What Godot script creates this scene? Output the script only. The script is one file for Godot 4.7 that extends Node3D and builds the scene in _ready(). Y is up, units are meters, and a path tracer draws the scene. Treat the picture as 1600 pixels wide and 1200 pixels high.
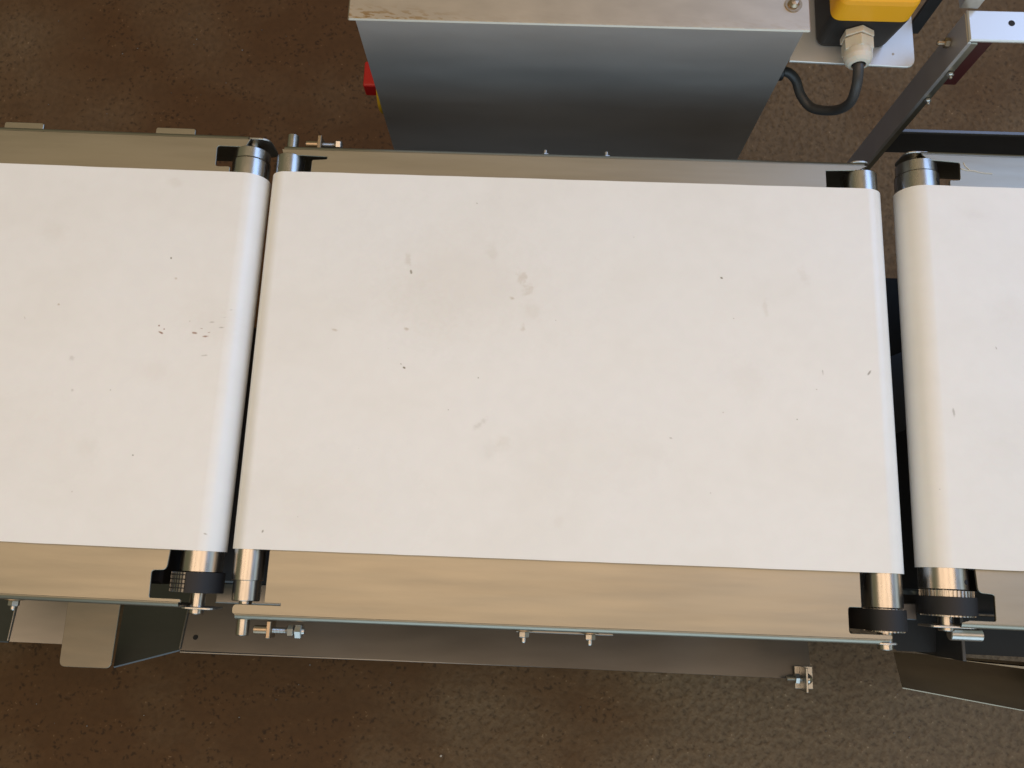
extends Node3D

var M := {}
var used := {}

# ---------------------------------------------------------------- naming and tree helpers
func numbered(called: String) -> String:
	var n: int = used.get(called, 0)
	used[called] = n + 1
	return called if n == 0 else "%s_%03d" % [called, n]

func tag(o: Node, label: String, category: String, group := "") -> void:
	o.set_meta("label", label)
	o.set_meta("category", category)
	if group != "":
		o.set_meta("group", group)

func thing(called: String, label: String, category: String, at := Vector3.ZERO, group := "") -> Node3D:
	var o := Node3D.new()
	o.name = numbered(called)
	o.position = at
	add_child(o, true)
	tag(o, label, category, group)
	return o

func part(called: String, mesh: Mesh, mat: Material, parent: Node, at := Vector3.ZERO) -> MeshInstance3D:
	var o := MeshInstance3D.new()
	var n := 0
	var nm := called
	while parent.has_node(nm):
		n += 1
		nm = "%s_%03d" % [called, n]
	o.name = nm
	o.mesh = mesh
	o.material_override = mat
	o.position = at
	parent.add_child(o, true)
	return o

# ---------------------------------------------------------------- mesh helpers
var vv := PackedVector3Array()
var nn := PackedVector3Array()
var uu := PackedVector2Array()

func begin() -> void:
	vv = PackedVector3Array()
	nn = PackedVector3Array()
	uu = PackedVector2Array()

func done() -> ArrayMesh:
	var a := []
	a.resize(Mesh.ARRAY_MAX)
	a[Mesh.ARRAY_VERTEX] = vv
	a[Mesh.ARRAY_NORMAL] = nn
	a[Mesh.ARRAY_TEX_UV] = uu
	var m := ArrayMesh.new()
	m.add_surface_from_arrays(Mesh.PRIMITIVE_TRIANGLES, a)
	return m

func tri(a: Vector3, b: Vector3, c: Vector3, na: Vector3, nb: Vector3, nc: Vector3, ua := Vector2.ZERO, ub := Vector2.ZERO, uc := Vector2.ZERO) -> void:
	var g := (b - a).cross(c - a)
	if g.dot(na + nb + nc) > 0.0:      # front faces run clockwise
		vv.append_array(PackedVector3Array([a, c, b]))
		nn.append_array(PackedVector3Array([na, nc, nb]))
		uu.append_array(PackedVector2Array([ua, uc, ub]))
	else:
		vv.append_array(PackedVector3Array([a, b, c]))
		nn.append_array(PackedVector3Array([na, nb, nc]))
		uu.append_array(PackedVector2Array([ua, ub, uc]))

func quad(a: Vector3, b: Vector3, c: Vector3, d: Vector3, na: Vector3, nb: Vector3, nc: Vector3, nd: Vector3, ua := Vector2.ZERO, ub := Vector2.ZERO, uc := Vector2.ZERO, ud := Vector2.ZERO) -> void:
	tri(a, b, c, na, nb, nc, ua, ub, uc)
	tri(a, c, d, na, nc, nd, ua, uc, ud)

func flat4(a: Vector3, b: Vector3, c: Vector3, d: Vector3, out_dir: Vector3) -> void:
	var n := (b - a).cross(c - a).normalized()
	if n.dot(out_dir) < 0.0:
		n = -n
	quad(a, b, c, d, n, n, n, n)

# a polygon in a plane (origin o, axes ex, ey), pushed along en from h0 to h1, its two rims chamfered by c
func slab(poly: PackedVector2Array, o: Vector3, ex: Vector3, ey: Vector3, h0: float, h1: float, c := 0.0006) -> void:
	var en := ex.cross(ey).normalized()
	var area := 0.0
	var n := poly.size()
	for i in n:
		area += poly[i].cross(poly[(i + 1) % n])
	if area < 0.0:
		poly.reverse()
	var inner := PackedVector2Array()
	for i in n:
		var p := poly[i]
		var d0 := (p - poly[(i + n - 1) % n]).normalized()
		var d1 := (poly[(i + 1) % n] - p).normalized()
		var n0 := Vector2(-d0.y, d0.x)
		var n1 := Vector2(-d1.y, d1.x)
		var k := n0 + n1
		var den := 1.0 + n0.dot(n1)
		inner.append(p + (k / maxf(den, 0.35)) * c)
	var at := func(p: Vector2, h: float) -> Vector3: return o + ex * p.x + ey * p.y + en * h
	var t := Geometry2D.triangulate_polygon(inner)
	for k in range(0, t.size(), 3):
		tri(at.call(inner[t[k]], h1), at.call(inner[t[k + 1]], h1), at.call(inner[t[k + 2]], h1), en, en, en, inner[t[k]], inner[t[k + 1]], inner[t[k + 2]])
		tri(at.call(inner[t[k]], h0), at.call(inner[t[k + 1]], h0), at.call(inner[t[k + 2]], h0), -en, -en, -en)
	for i in n:
		var j := (i + 1) % n
		var d := poly[j] - poly[i]
		var w := (ex * d.y - ey * d.x).normalized()
		flat4(at.call(poly[i], h0 + c), at.call(poly[j], h0 + c), at.call(poly[j], h1 - c), at.call(poly[i], h1 - c), w)
		flat4(at.call(poly[i], h1 - c), at.call(poly[j], h1 - c), at.call(inner[j], h1), at.call(inner[i], h1), w + en)
		flat4(at.call(poly[i], h0 + c), at.call(poly[j], h0 + c), at.call(inner[j], h0), at.call(inner[i], h0), w - en)

func rrect(x0: float, y0: float, x1: float, y1: float, r: float, seg := 5) -> PackedVector2Array:
	return round_poly(PackedVector2Array([Vector2(x0, y0), Vector2(x1, y0), Vector2(x1, y1), Vector2(x0, y1)]), r, seg)

# rounds every corner by r (or by radii[i])
func round_poly(p: PackedVector2Array, r: float, seg := 5, radii := []) -> PackedVector2Array:
	var out := PackedVector2Array()
	var n := p.size()
	for i in n:
		var rr: float = r if radii.is_empty() else radii[i]
		var a := p[(i + n - 1) % n] - p[i]
		var b := p[(i + 1) % n] - p[i]
		var half := absf(a.angle_to(b)) / 2.0
		var t := minf(rr / maxf(tan(half), 0.05), minf(a.length(), b.length()) * 0.48)
		if rr <= 0.0 or half > 1.5:
			out.append(p[i])
			continue
		var s := p[i] + a.normalized() * t
		var e := p[i] + b.normalized() * t
		for k in seg + 1:
			var f := float(k) / seg
			out.append(s.lerp(p[i], f).lerp(p[i].lerp(e, f), f))
	return out

func box_mesh(x0: float, y0: float, z0: float, x1: float, y1: float, z1: float, c := 0.001) -> ArrayMesh:
	begin()
	add_box(x0, y0, z0, x1, y1, z1, c)
	return done()

func add_box(x0: float, y0: float, z0: float, x1: float, y1: float, z1: float, c := 0.001) -> void:
	slab(PackedVector2Array([Vector2(x0, -z1), Vector2(x1, -z1), Vector2(x1, -z0), Vector2(x0, -z0)]), Vector3.ZERO, Vector3.RIGHT, Vector3.FORWARD, y0, y1, c)

# plan polygon (x, z) at height y0..y1
func plan(poly: PackedVector2Array, y0: float, y1: float, c := 0.0006) -> void:
	var q := PackedVector2Array()
	for p in poly:
		q.append(Vector2(p.x, -p.y))
	slab(q, Vector3.ZERO, Vector3.RIGHT, Vector3.FORWARD, y0, y1, c)

# turned shape: profile of (distance along the axis, radius)
func lathe(o: Vector3, axis: Vector3, prof: Array, seg := 40) -> void:
	axis = axis.normalized()
	var e1 := axis.cross(Vector3.UP if absf(axis.y) < 0.9 else Vector3.RIGHT).normalized()
	var e2 := axis.cross(e1)
	for k in prof.size() - 1:
		var a: Vector2 = prof[k]
		var b: Vector2 = prof[k + 1]
		var d := b - a
		if d.length() < 1e-7:
			continue
		var pn := Vector2(-d.y, d.x).normalized()    # (along, radial)
		for i in seg:
			var t0 := TAU * i / seg
			var t1 := TAU * (i + 1) / seg
			var r0 := e1 * cos(t0) + e2 * sin(t0)
			var r1 := e1 * cos(t1) + e2 * sin(t1)
			var m0 := axis * pn.x + r0 * pn.y
			var m1 := axis * pn.x + r1 * pn.y
			quad(o + axis * a.x + r0 * a.y, o + axis * a.x + r1 * a.y, o + axis * b.x + r1 * b.y, o + axis * b.x + r0 * b.y, m0, m1, m1, m0,
				Vector2(float(i) / seg, a.x), Vector2(float(i + 1) / seg, a.x), Vector2(float(i + 1) / seg, b.x), Vector2(float(i) / seg, b.x))

func rod(o: Vector3, axis: Vector3, length: float, r: float, c := 0.0008, seg := 32) -> ArrayMesh:
	begin()
	lathe(o, axis, [Vector2(0, 0), Vector2(0, r - c), Vector2(c, r), Vector2(length - c, r), Vector2(length, r - c), Vector2(length, 0)], seg)
	return done()

func hexagon(o: Vector3, axis: Vector3, length: float, across: float, turn := 0.0) -> void:
	axis = axis.normalized()
	var e1 := axis.cross(Vector3.UP if absf(axis.y) < 0.9 else Vector3.RIGHT).normalized()
	var e2 := axis.cross(e1)
	var poly := PackedVector2Array()
	for i in 6:
		poly.append(Vector2.from_angle(turn + TAU * i / 6.0) * across / sqrt(3.0))
	slab(poly, o, e1, e2, 0.0, length, 0.0008)

# threaded stud: a row of small ridges
func thread(o: Vector3, axis: Vector3, length: float, r: float, pitch := 0.0014) -> void:
	var prof := [Vector2(0, 0), Vector2(0, r * 0.86)]
	var t := 0.0
	while t + pitch <= length:
		prof.append(Vector2(t + pitch * 0.5, r))
		prof.append(Vector2(t + pitch, r * 0.84))
		t += pitch
	prof.append(Vector2(length, r * 0.84))
	prof.append(Vector2(length, 0))
	lathe(o, axis, prof, 18)

# tube of radius r through points
func tube(pts: Array, r: float, seg := 16, steps := 10) -> void:
	var c := Curve3D.new()
	for i in pts.size():
		var tang: Vector3 = (pts[mini(i + 1, pts.size() - 1)] - pts[maxi(i - 1, 0)]) / 6.0
		c.add_point(pts[i], -tang, tang)
	c.bake_interval = 0.003
	var n := pts.size() * steps
	var ln := c.get_baked_length()
	var prev_e := Vector3.ZERO
	var rings := []
	for i in n + 1:
		var p := c.sample_baked(ln * i / n, true)
		var q := c.sample_baked(minf(ln * i / n + 0.001, ln), true)
		var b := c.sample_baked(maxf(ln * i / n - 0.001, 0.0), true)
		var d := (q - b).normalized()
		if prev_e == Vector3.ZERO:
			prev_e = d.cross(Vector3.UP if absf(d.y) < 0.9 else Vector3.RIGHT).normalized()
		prev_e = (prev_e - d * prev_e.dot(d)).normalized()
		rings.append([p, prev_e, d.cross(prev_e)])
	for i in n:
		for k in seg:
			var q := []
			for m in [[i, k], [i, k + 1], [i + 1, k + 1], [i + 1, k]]:
				var g: Array = rings[m[0]]
				var t: float = TAU * m[1] / seg
				var dir: Vector3 = g[1] * cos(t) + g[2] * sin(t)
				q.append(g[0] + dir * r)
				q.append(dir)
			quad(q[0], q[2], q[4], q[6], q[1], q[3], q[5], q[7])

# ---------------------------------------------------------------- textures and materials
func noise_image(size: int, freq: float, kind: int, seed_: int, octaves := 4) -> Image:
	var f := FastNoiseLite.new()
	f.noise_type = kind
	f.frequency = freq
	f.seed = seed_
	f.fractal_octaves = octaves
	return f.get_seamless_image(size, size)

func noise_tex(size: int, freq: float, seed_: int, lo: float, hi: float, octaves := 4, kind := FastNoiseLite.TYPE_SIMPLEX_SMOOTH) -> ImageTexture:
	var im := noise_image(size, freq, kind, seed_, octaves)
	im.convert(Image.FORMAT_L8)
	var d := im.get_data()
	for i in d.size():
		d[i] = int(clampf((lo + (hi - lo) * d[i] / 255.0) * 255.0, 0, 255))
	return ImageTexture.create_from_image(Image.create_from_data(size, size, false, Image.FORMAT_L8, d))

func bump_tex(size: int, freq: float, seed_: int, strength: float, octaves := 4, kind := FastNoiseLite.TYPE_SIMPLEX_SMOOTH) -> ImageTexture:
	var im := noise_image(size, freq, kind, seed_, octaves)
	im.convert(Image.FORMAT_RGBA8)
	im.bump_map_to_normal_map(strength)
	return ImageTexture.create_from_image(im)

func lin(r: float, g: float, b: float) -> Color:
	return Color(r, g, b).linear_to_srgb()

func mat(called: String, c: Color, rough: float, metal := 0.0) -> StandardMaterial3D:
	var m := StandardMaterial3D.new()
	m.resource_name = called
	m.albedo_color = c
	m.roughness = rough
	m.metallic = metal
	M[called] = m
	return m

func brushed(called: String, c: Color, rough: float, scale: Vector3, bump := 0.25) -> StandardMaterial3D:
	var m := mat(called, c, 1.0, 1.0)
	m.roughness = rough
	m.roughness_texture = M_rough
	m.roughness_texture_channel = BaseMaterial3D.TEXTURE_CHANNEL_RED
	m.albedo_texture = M_smear
	m.normal_enabled = true
	m.normal_texture = M_grain
	m.normal_scale = bump
	m.uv1_triplanar = true
	m.uv1_scale = scale
	return m

var M_rough: ImageTexture
var M_smear: ImageTexture
var M_grain: ImageTexture

# marks: [u, v, radius, strength, r, g, b, stretch, angle]; u along the belt, v across it, both 0..1
func belt_texture(w: int, h: int, seed_: int, marks: Array, aspect: float) -> ImageTexture:
	var big := noise_image(256, 0.012, FastNoiseLite.TYPE_SIMPLEX_SMOOTH, seed_, 4)
	var fine := noise_image(512, 0.02, FastNoiseLite.TYPE_SIMPLEX_SMOOTH, seed_ + 7, 4)
	big.convert(Image.FORMAT_L8)
	fine.convert(Image.FORMAT_L8)
	var bd := big.get_data()
	var fd := fine.get_data()
	var d := PackedByteArray()
	d.resize(w * h * 3)
	var k := 0
	for y in h:
		var by := (y * 256 / h) * 256
		var fy := (y % 512) * 512
		for x in w:
			var b := bd[by + x * 256 / w] / 255.0
			var f := fd[fy + (x % 512)] / 255.0
			var g := 1.0 - 0.008 * smoothstep(0.5, 0.85, b) - 0.012 * f
			d[k] = int(243.0 * g)
			d[k + 1] = int((243.0 - 1.0 * b) * g)
			d[k + 2] = int((239.0 - 3.0 * b) * g)
			k += 3
	var rng := RandomNumberGenerator.new()
	rng.seed = seed_
	for m in marks:
		var cx: float = m[0] * w
		var cy: float = m[1] * h
		var rx: float = m[2] * w * m[7]
		var ry: float = m[2] * w
		var ca := cos(m[8])
		var sa := sin(m[8])
		var reach := int(maxf(rx, ry) * 1.6) + 2
		for yy in range(maxi(0, int(cy) - reach), mini(h, int(cy) + reach)):
			for xx in range(maxi(0, int(cx) - reach), mini(w, int(cx) + reach)):
				var px: float = (xx - cx) * ca + (yy - cy) * sa
				var py: float = -(xx - cx) * sa + (yy - cy) * ca
				var q := sqrt(px * px / (rx * rx) + py * py / (ry * ry))
				if q > 1.5:
					continue
				var f := fd[((yy * 3) % 512) * 512 + ((xx * 3) % 512)] / 255.0
				var a: float = m[3] * smoothstep(1.2, 0.2, q + (f - 0.5) * (1.3 if m[2] < 0.009 else 0.5))
				if a <= 0.0:
					continue
				var i := (yy * w + xx) * 3
				d[i] = int(lerpf(d[i], m[4] * 255.0, a))
				d[i + 1] = int(lerpf(d[i + 1], m[5] * 255.0, a))
				d[i + 2] = int(lerpf(d[i + 2], m[6] * 255.0, a))
	return ImageTexture.create_from_image(Image.create_from_data(w, h, false, Image.FORMAT_RGB8, d))

func specks(seed_: int, n: int) -> Array:
	var rng := RandomNumberGenerator.new()
	rng.seed = seed_
	var out := []
	for i in n:
		out.append([rng.randf(), rng.randf(), rng.randf_range(0.0006, 0.0013), rng.randf_range(0.15, 0.5), 0.4, 0.34, 0.27, rng.randf_range(1.0, 3.0), rng.randf() * PI])
	for i in n / 3:
		out.append([rng.randf(), rng.randf(), rng.randf_range(0.006, 0.022), rng.randf_range(0.02, 0.06), 0.62, 0.55, 0.42, rng.randf_range(0.5, 2.5), rng.randf() * PI])
	return out

# [u, v, radius, strength, stretch, angle, tint] -> what belt_texture() takes
func stains(list: Array) -> Array:
	var tints := [[0.26, 0.23, 0.15], [0.58, 0.49, 0.37], [0.42, 0.40, 0.35], [0.36, 0.17, 0.09]]
	var out := []
	for m in list:
		var c: Array = tints[int(m[6])]
		out.append([m[0], m[1], m[2], m[3], c[0], c[1], c[2], m[4], m[5]])
	return out

func belt_material(called: String, tex: ImageTexture) -> StandardMaterial3D:
	var m := mat(called, Color(1, 1, 1), 0.33)
	m.albedo_texture = tex
	m.normal_enabled = true
	m.normal_texture = M_belt_bump
	m.normal_scale = 0.12
	m.metallic_specular = 0.5
	return m

var M_belt_bump: ImageTexture

func floor_material() -> StandardMaterial3D:
	var s := 1536
	var patch := noise_image(s, 0.0035, FastNoiseLite.TYPE_SIMPLEX_SMOOTH, 11, 5)
	var bf := FastNoiseLite.new()
	bf.frequency = 0.034
	bf.seed = 23
	bf.fractal_octaves = 4
	var blot := bf.get_seamless_image(s / 2, s)
	blot.resize(s, s, Image.INTERPOLATE_CUBIC)
	var grit := noise_image(s, 0.085, FastNoiseLite.TYPE_SIMPLEX, 31, 5)
	var pits := noise_image(s, 0.055, FastNoiseLite.TYPE_CELLULAR, 47, 2)
	for im in [patch, blot, grit, pits]:
		im.convert(Image.FORMAT_L8)
	var p := patch.get_data()
	var b := blot.get_data()
	var g := grit.get_data()
	var c := pits.get_data()
	var col := PackedByteArray()
	col.resize(s * s * 3)
	var hgt := PackedByteArray()
	hgt.resize(s * s)
	var a0 := Vector3(88, 62, 37)
	var a1 := Vector3(109, 91, 69)
	for i in s * s:
		var pp := p[i] / 255.0
		var bb := b[i] / 255.0
		var gg := g[i] / 255.0
		var cc := c[i] / 255.0
		var pit := smoothstep(0.66, 0.86, bb) * smoothstep(0.35, 0.75, gg)
		var stone := smoothstep(0.84, 0.92, gg) * smoothstep(0.45, 0.65, bb)
		var t := clampf(0.5 + 0.55 * sin(TAU * float(i % s) / s) + (pp - 0.5) * 1.2, 0, 1)
		var v := a0.lerp(a1, t) * (0.90 + 0.10 * bb + (0.06 + 0.16 * t) * (gg - 0.5))
		v = v * (1.0 - 0.26 * pit * (1.0 - 0.5 * t) - (0.30 - 0.20 * t) * smoothstep(0.30, 0.20, gg) * smoothstep(0.35, 0.6, bb)) + Vector3(38, 36, 32) * stone
		col[i * 3] = clampi(int(v.x), 0, 255)
		col[i * 3 + 1] = clampi(int(v.y), 0, 255)
		col[i * 3 + 2] = clampi(int(v.z), 0, 255)
		hgt[i] = clampi(int(120 + (18 + 110 * t) * (gg - 0.5) + (10 + 45 * t) * (cc - 0.5) - 60 * pit + 40 * (bb - 0.5) + 30 * stone), 0, 255)
	var m := mat("concrete", Color(1, 1, 1), 0.78)
	m.albedo_texture = ImageTexture.create_from_image(Image.create_from_data(s, s, false, Image.FORMAT_RGB8, col))
	var h := Image.create_from_data(s, s, false, Image.FORMAT_L8, hgt)
	h.convert(Image.FORMAT_RGBA8)
	h.bump_map_to_normal_map(4.0)
	m.normal_enabled = true
	m.normal_texture = ImageTexture.create_from_image(h)
	m.normal_scale = 0.8
	m.uv1_triplanar = true
	m.uv1_world_triplanar = true
	m.uv1_scale = Vector3.ONE / 2.4
	m.metallic_specular = 0.35
	return m

func materials() -> void:
	M_rough = noise_tex(512, 0.008, 3, 0.86, 1.0, 5)
	M_smear = noise_tex(512, 0.007, 5, 0.955, 1.015, 5)
	M_grain = bump_tex(512, 0.03, 9, 2.0)
	M_belt_bump = bump_tex(512, 0.02, 15, 1.5)
	brushed("steel", lin(0.355, 0.337, 0.278), 0.46, Vector3(1.3, 14, 14), 0.05)
	brushed("cabinet_steel", lin(0.58, 0.555, 0.545), 0.60, Vector3(0.9, 3.0, 3.0), 0.02)
	brushed("dull_steel", lin(0.33, 0.325, 0.31), 0.42, Vector3(1.5, 8, 8), 0.03)
	brushed("dark_steel", lin(0.13, 0.133, 0.14), 0.62, Vector3(2.0, 6, 6), 0.04)
	brushed("gusset_steel", lin(0.20, 0.21, 0.225), 0.6, Vector3(2, 8, 8), 0.04)
	brushed("tab_steel", lin(0.36, 0.32, 0.255), 0.6, Vector3(2, 8, 8), 0.03)
	brushed("grimy_steel", lin(0.42, 0.375, 0.295), 0.65, Vector3(3.0, 6, 6), 0.15)
	brushed("roller_steel", lin(0.50, 0.485, 0.45), 0.30, Vector3(16, 16, 2.0), 0.16)
	brushed("bright_steel", lin(0.56, 0.55, 0.52), 0.40, Vector3(30, 30, 30), 0.06)
	brushed("brassy", lin(0.46, 0.37, 0.27), 0.42, Vector3(40, 40, 40), 0.08)
	mat("rubber", lin(0.010, 0.010, 0.0115), 0.6)
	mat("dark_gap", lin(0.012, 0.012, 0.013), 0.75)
	mat("black_plastic", lin(0.008, 0.008, 0.009), 0.5)
	mat("yellow_plastic", lin(0.86, 0.40, 0.009), 0.38)
	mat("yellow_disc", lin(0.62, 0.40, 0.02), 0.45)
	mat("red_plastic", lin(0.50, 0.012, 0.012), 0.35)
	mat("dark_red", lin(0.05, 0.008, 0.008), 0.4)
	mat("nylon", lin(0.62, 0.58, 0.50), 0.28).subsurf_scatter_enabled = true
	mat("cable_jacket", lin(0.035, 0.035, 0.036), 0.45)
	mat("white_plate", lin(0.66, 0.66, 0.645), 0.38, 0.6)
	mat("grit", lin(0.20, 0.17, 0.14), 0.85)
	var b: StandardMaterial3D = M["nylon"]
	b.subsurf_scatter_strength = 0.1

# ---------------------------------------------------------------- conveyor pieces
# closed belt round two rollers whose axes run along z
func belt_mesh(xa: float, xb: float, ra: float, rb: float, top: float, z0: float, z1: float) -> ArrayMesh:
	begin()
	var th := 0.002
	var rng := FastNoiseLite.new()
	rng.frequency = 6.0
	var path := []      # [outer point, normal, u]
	var length := xb - xa
	var n := 40
	for i in n + 1:
		var x := lerpf(xa, xb, float(i) / n)
		path.append([Vector2(x, top), Vector2(0, 1)])
	for i in range(1, 25):
		var t := PI / 2 - PI * i / 24.0
		path.append([Vector2(xb + cos(t) * rb, top - rb + sin(t) * rb), Vector2(cos(t), sin(t))])
	for i in range(1, 21):
		var f := i / 20.0
		path.append([Vector2(lerpf(xb, xa, f), lerpf(top - 2 * rb, top - 2 * ra, f)), Vector2(0, -1)])
	for i in range(1, 25):
		var t := -PI / 2 - PI * i / 24.0
		path.append([Vector2(xa + cos(t) * ra, top - ra + sin(t) * ra), Vector2(cos(t), sin(t))])
	var nz := 24
	var dist := -ra * PI
	for i in path.size():
		path[i].append((path[i][0].x - xa + 0.03) / (length + 0.06) if path[i][1].y >= 0.0 else 0.5)
	for i in path.size() - 1:
		var p: Vector2 = path[i][0]
		var q: Vector2 = path[i + 1][0]
		var np: Vector2 = path[i][1]
		var nq: Vector2 = path[i + 1][1]
		var u0: float = path[i][2]
		var u1: float = path[i + 1][2]
		var sway := rng.get_noise_2d(p.x * 2.0, p.y) * 0.0004
		var sway_b := rng.get_noise_2d(q.x * 2.0, q.y) * 0.0004
		for k in nz:
			var za := lerpf(z0, z1, float(k) / nz)
			var zb := lerpf(z0, z1, float(k + 1) / nz)
			quad(Vector3(p.x, p.y, za + sway), Vector3(q.x, q.y, za + sway_b), Vector3(q.x, q.y, zb + sway_b), Vector3(p.x, p.y, zb + sway),
				Vector3(np.x, np.y, 0), Vector3(nq.x, nq.y, 0), Vector3(nq.x, nq.y, 0), Vector3(np.x, np.y, 0),
				Vector2(u0, float(k) / nz), Vector2(u1, float(k) / nz), Vector2(u1, float(k + 1) / nz), Vector2(u0, float(k + 1) / nz))
		var pi_ := p - np * th
		var qi := q - nq * th
		quad(Vector3(pi_.x, pi_.y, z0), Vector3(qi.x, qi.y, z0), Vector3(qi.x, qi.y, z1), Vector3(pi_.x, pi_.y, z1),
			-Vector3(np.x, np.y, 0), -Vector3(nq.x, nq.y, 0), -Vector3(nq.x, nq.y, 0), -Vector3(np.x, np.y, 0))
		for zz in [z0, z1]:
			var d := Vector3(0, 0, -1 if zz == z0 else 1)
			quad(Vector3(p.x, p.y, zz + sway), Vector3(q.x, q.y, zz + sway_b), Vector3(qi.x, qi.y, zz + sway_b), Vector3(pi_.x, pi_.y, zz + sway), d, d, d, d)
	return done()

# bent edge of the bed: quarter bend, then a skirt with rounded ends
func rail_mesh(x0: float, x1: float, ze: float, top: float, side: float, drop: float) -> ArrayMesh:
	begin()
	var r := 0.005
	var zc := ze - side * r
	var prev := Vector2.ZERO
	for i in 9:
		var t := PI / 2 * i / 8.0
		var nrm := Vector2(sin(t) * side, cos(t))
		var p := Vector2(zc + nrm.x * r, top - r + nrm.y * r)
		if i > 0:
			var t0 := PI / 2 * (i - 1) / 8.0
			var n0 := Vector3(0, cos(t0), sin(t0) * side)
			var n1 := Vector3(0, nrm.y, nrm.x)
			quad(Vector3(x0, prev.y, prev.x), Vector3(x1, prev.y, prev.x), Vector3(x1, p.y, p.x), Vector3(x0, p.y, p.x), n0, n0, n1, n1)
		prev = p
	var poly := round_poly(PackedVector2Array([Vector2(x0, top - r), Vector2(x0 - 0.004, top - r - 0.012), Vector2(x0 - 0.004, top - drop), Vector2(x1 + 0.004, top - drop), Vector2(x1 + 0.004, top - r - 0.012), Vector2(x1, top - r)]), 0.008, 5, [0, 0.004, 0.012, 0.012, 0.004, 0])
	slab(poly, Vector3(0, 0, 0), Vector3.RIGHT, Vector3.UP, ze - 0.0025 if side > 0 else ze, ze if side > 0 else ze + 0.0025, 0.0004)
	# small flattened ear lips that stand out past the bend
	return done()

func bolt(parent: Node, at: Vector3, axis: Vector3, size := 0.010, stick := 0.007, m: Material = null, washer := true) -> MeshInstance3D:
	begin()
	hexagon(Vector3.ZERO, axis, size * 0.62, size, 0.3)
	lathe(axis * size * 0.62, axis, [Vector2(0, 0), Vector2(0, size * 0.28), Vector2(stick - 0.001, size * 0.28), Vector2(stick, size * 0.2), Vector2(stick, 0)], 16)
	var b := part("bolt", done(), m if m else M["bright_steel"], parent, at)
	if washer:
		begin()
		lathe(-axis * 0.0016, axis, [Vector2(0, 0), Vector2(0, size * 0.95), Vector2(0.0014, size * 0.95), Vector2(0.0014, 0)], 24)
		part("washer", done(), M["brassy"], b)
	return b

func roller(parent: Node, x: float, top: float, r: float, zs: Array, shaft: Array) -> MeshInstance3D:
	# zs: list of [z, radius] from back to front
	begin()
	var prof := [Vector2(zs[0][0], 0)]
	for k in zs.size():
		prof.append(Vector2(zs[k][0], zs[k][1]))
	prof.append(Vector2(zs[-1][0], 0))
	lathe(Vector3(x, top - r, 0), Vector3(0, 0, 1), prof, 72)
	var b := part("roller", done(), M["roller_steel"], parent)
	part("shaft", rod(Vector3(x, top - r, shaft[0]), Vector3(0, 0, 1), shaft[1] - shaft[0], shaft[2]), M["roller_steel"], b)
	return b

func steps(z0: float, z1: float, r: float) -> Array:
	return [[z0, r - 0.0008], [z0 + 0.0008, r], [z1 - 0.0008, r], [z1, r - 0.0008]]

func toothed(x: float, y: float, r: float, z0: float, z1: float, teeth: int, tooth := 0.0018) -> ArrayMesh:
	begin()
	lathe(Vector3(x, y, 0), Vector3(0, 0, 1), [Vector2(z0, 0), Vector2(z0, r - tooth), Vector2(z1, r - tooth), Vector2(z1, 0)], 48)
	for i in teeth:
		var a := TAU * i / teeth
		var e := Vector3(cos(a), sin(a), 0)
		var t := Vector3(-sin(a), cos(a), 0)
		var w := PI * r / teeth * 0.55
		slab(PackedVector2Array([Vector2(-w, r - tooth - 0.001), Vector2(w, r - tooth - 0.001), Vector2(w * 0.8, r), Vector2(-w * 0.8, r)]), Vector3(x, y, 0), t * -1.0, e, z0, z1, 0.0002)
	return done()

# timing belt round an upper and a lower pulley (x, y, r), seen from above as a black band
func drive_belt(a: Vector3, b: Vector3, z0: float, z1: float, th: float) -> ArrayMesh:
	begin()
	var ca := Vector2(a.x, a.y)
	var cb := Vector2(b.x, b.y)
	var u := (cb - ca).normalized()
	var base := u.angle()
	var k := asin(clampf((a.z - b.z) / ca.distance_to(cb), -1, 1))
	var loop := []
	for i in 33:
		var t := base + PI / 2 - k + (PI + 2 * k) * i / 32.0
		loop.append([ca + Vector2.from_angle(t) * (a.z + th), Vector2.from_angle(t)])
	for i in 17:
		var t := base - PI / 2 + k + (PI - 2 * k) * i / 16.0
		loop.append([cb + Vector2.from_angle(t) * (b.z + th), Vector2.from_angle(t)])
	for i in loop.size():
		var p: Vector2 = loop[i][0]
		var q: Vector2 = loop[(i + 1) % loop.size()][0]
		var np: Vector2 = loop[i][1]
		var nq: Vector2 = loop[(i + 1) % loop.size()][1]
		var pin := p - np * th
		var qin := q - nq * th
		var n3 := Vector3(np.x, np.y, 0)
		var m3 := Vector3(nq.x, nq.y, 0)
		quad(Vector3(p.x, p.y, z0), Vector3(q.x, q.y, z0), Vector3(q.x, q.y, z1), Vector3(p.x, p.y, z1), n3, m3, m3, n3)
		quad(Vector3(pin.x, pin.y, z0), Vector3(qin.x, qin.y, z0), Vector3(qin.x, qin.y, z1), Vector3(pin.x, pin.y, z1), -n3, -m3, -m3, -n3)
		for zz in [z0, z1]:
			var d := Vector3(0, 0, -1 if zz == z0 else 1)
			quad(Vector3(p.x, p.y, zz), Vector3(q.x, q.y, zz), Vector3(qin.x, qin.y, zz), Vector3(pin.x, pin.y, zz), d, d, d, d)
	return done()

func v2(list: Array) -> PackedVector2Array:
	var out := PackedVector2Array()
	for k in range(0, list.size(), 2):
		out.append(Vector2(list[k], list[k + 1]))
	return out

const BED := 0.7950
const TOP := 0.80

func bed(parent: Node, outline: PackedVector2Array, radii: Array) -> void:
	begin()
	plan(round_poly(outline, 0.003, 5, radii), BED - 0.003, BED, 0.0004)
	part("slider_bed", done(), M["steel"], parent)

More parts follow.
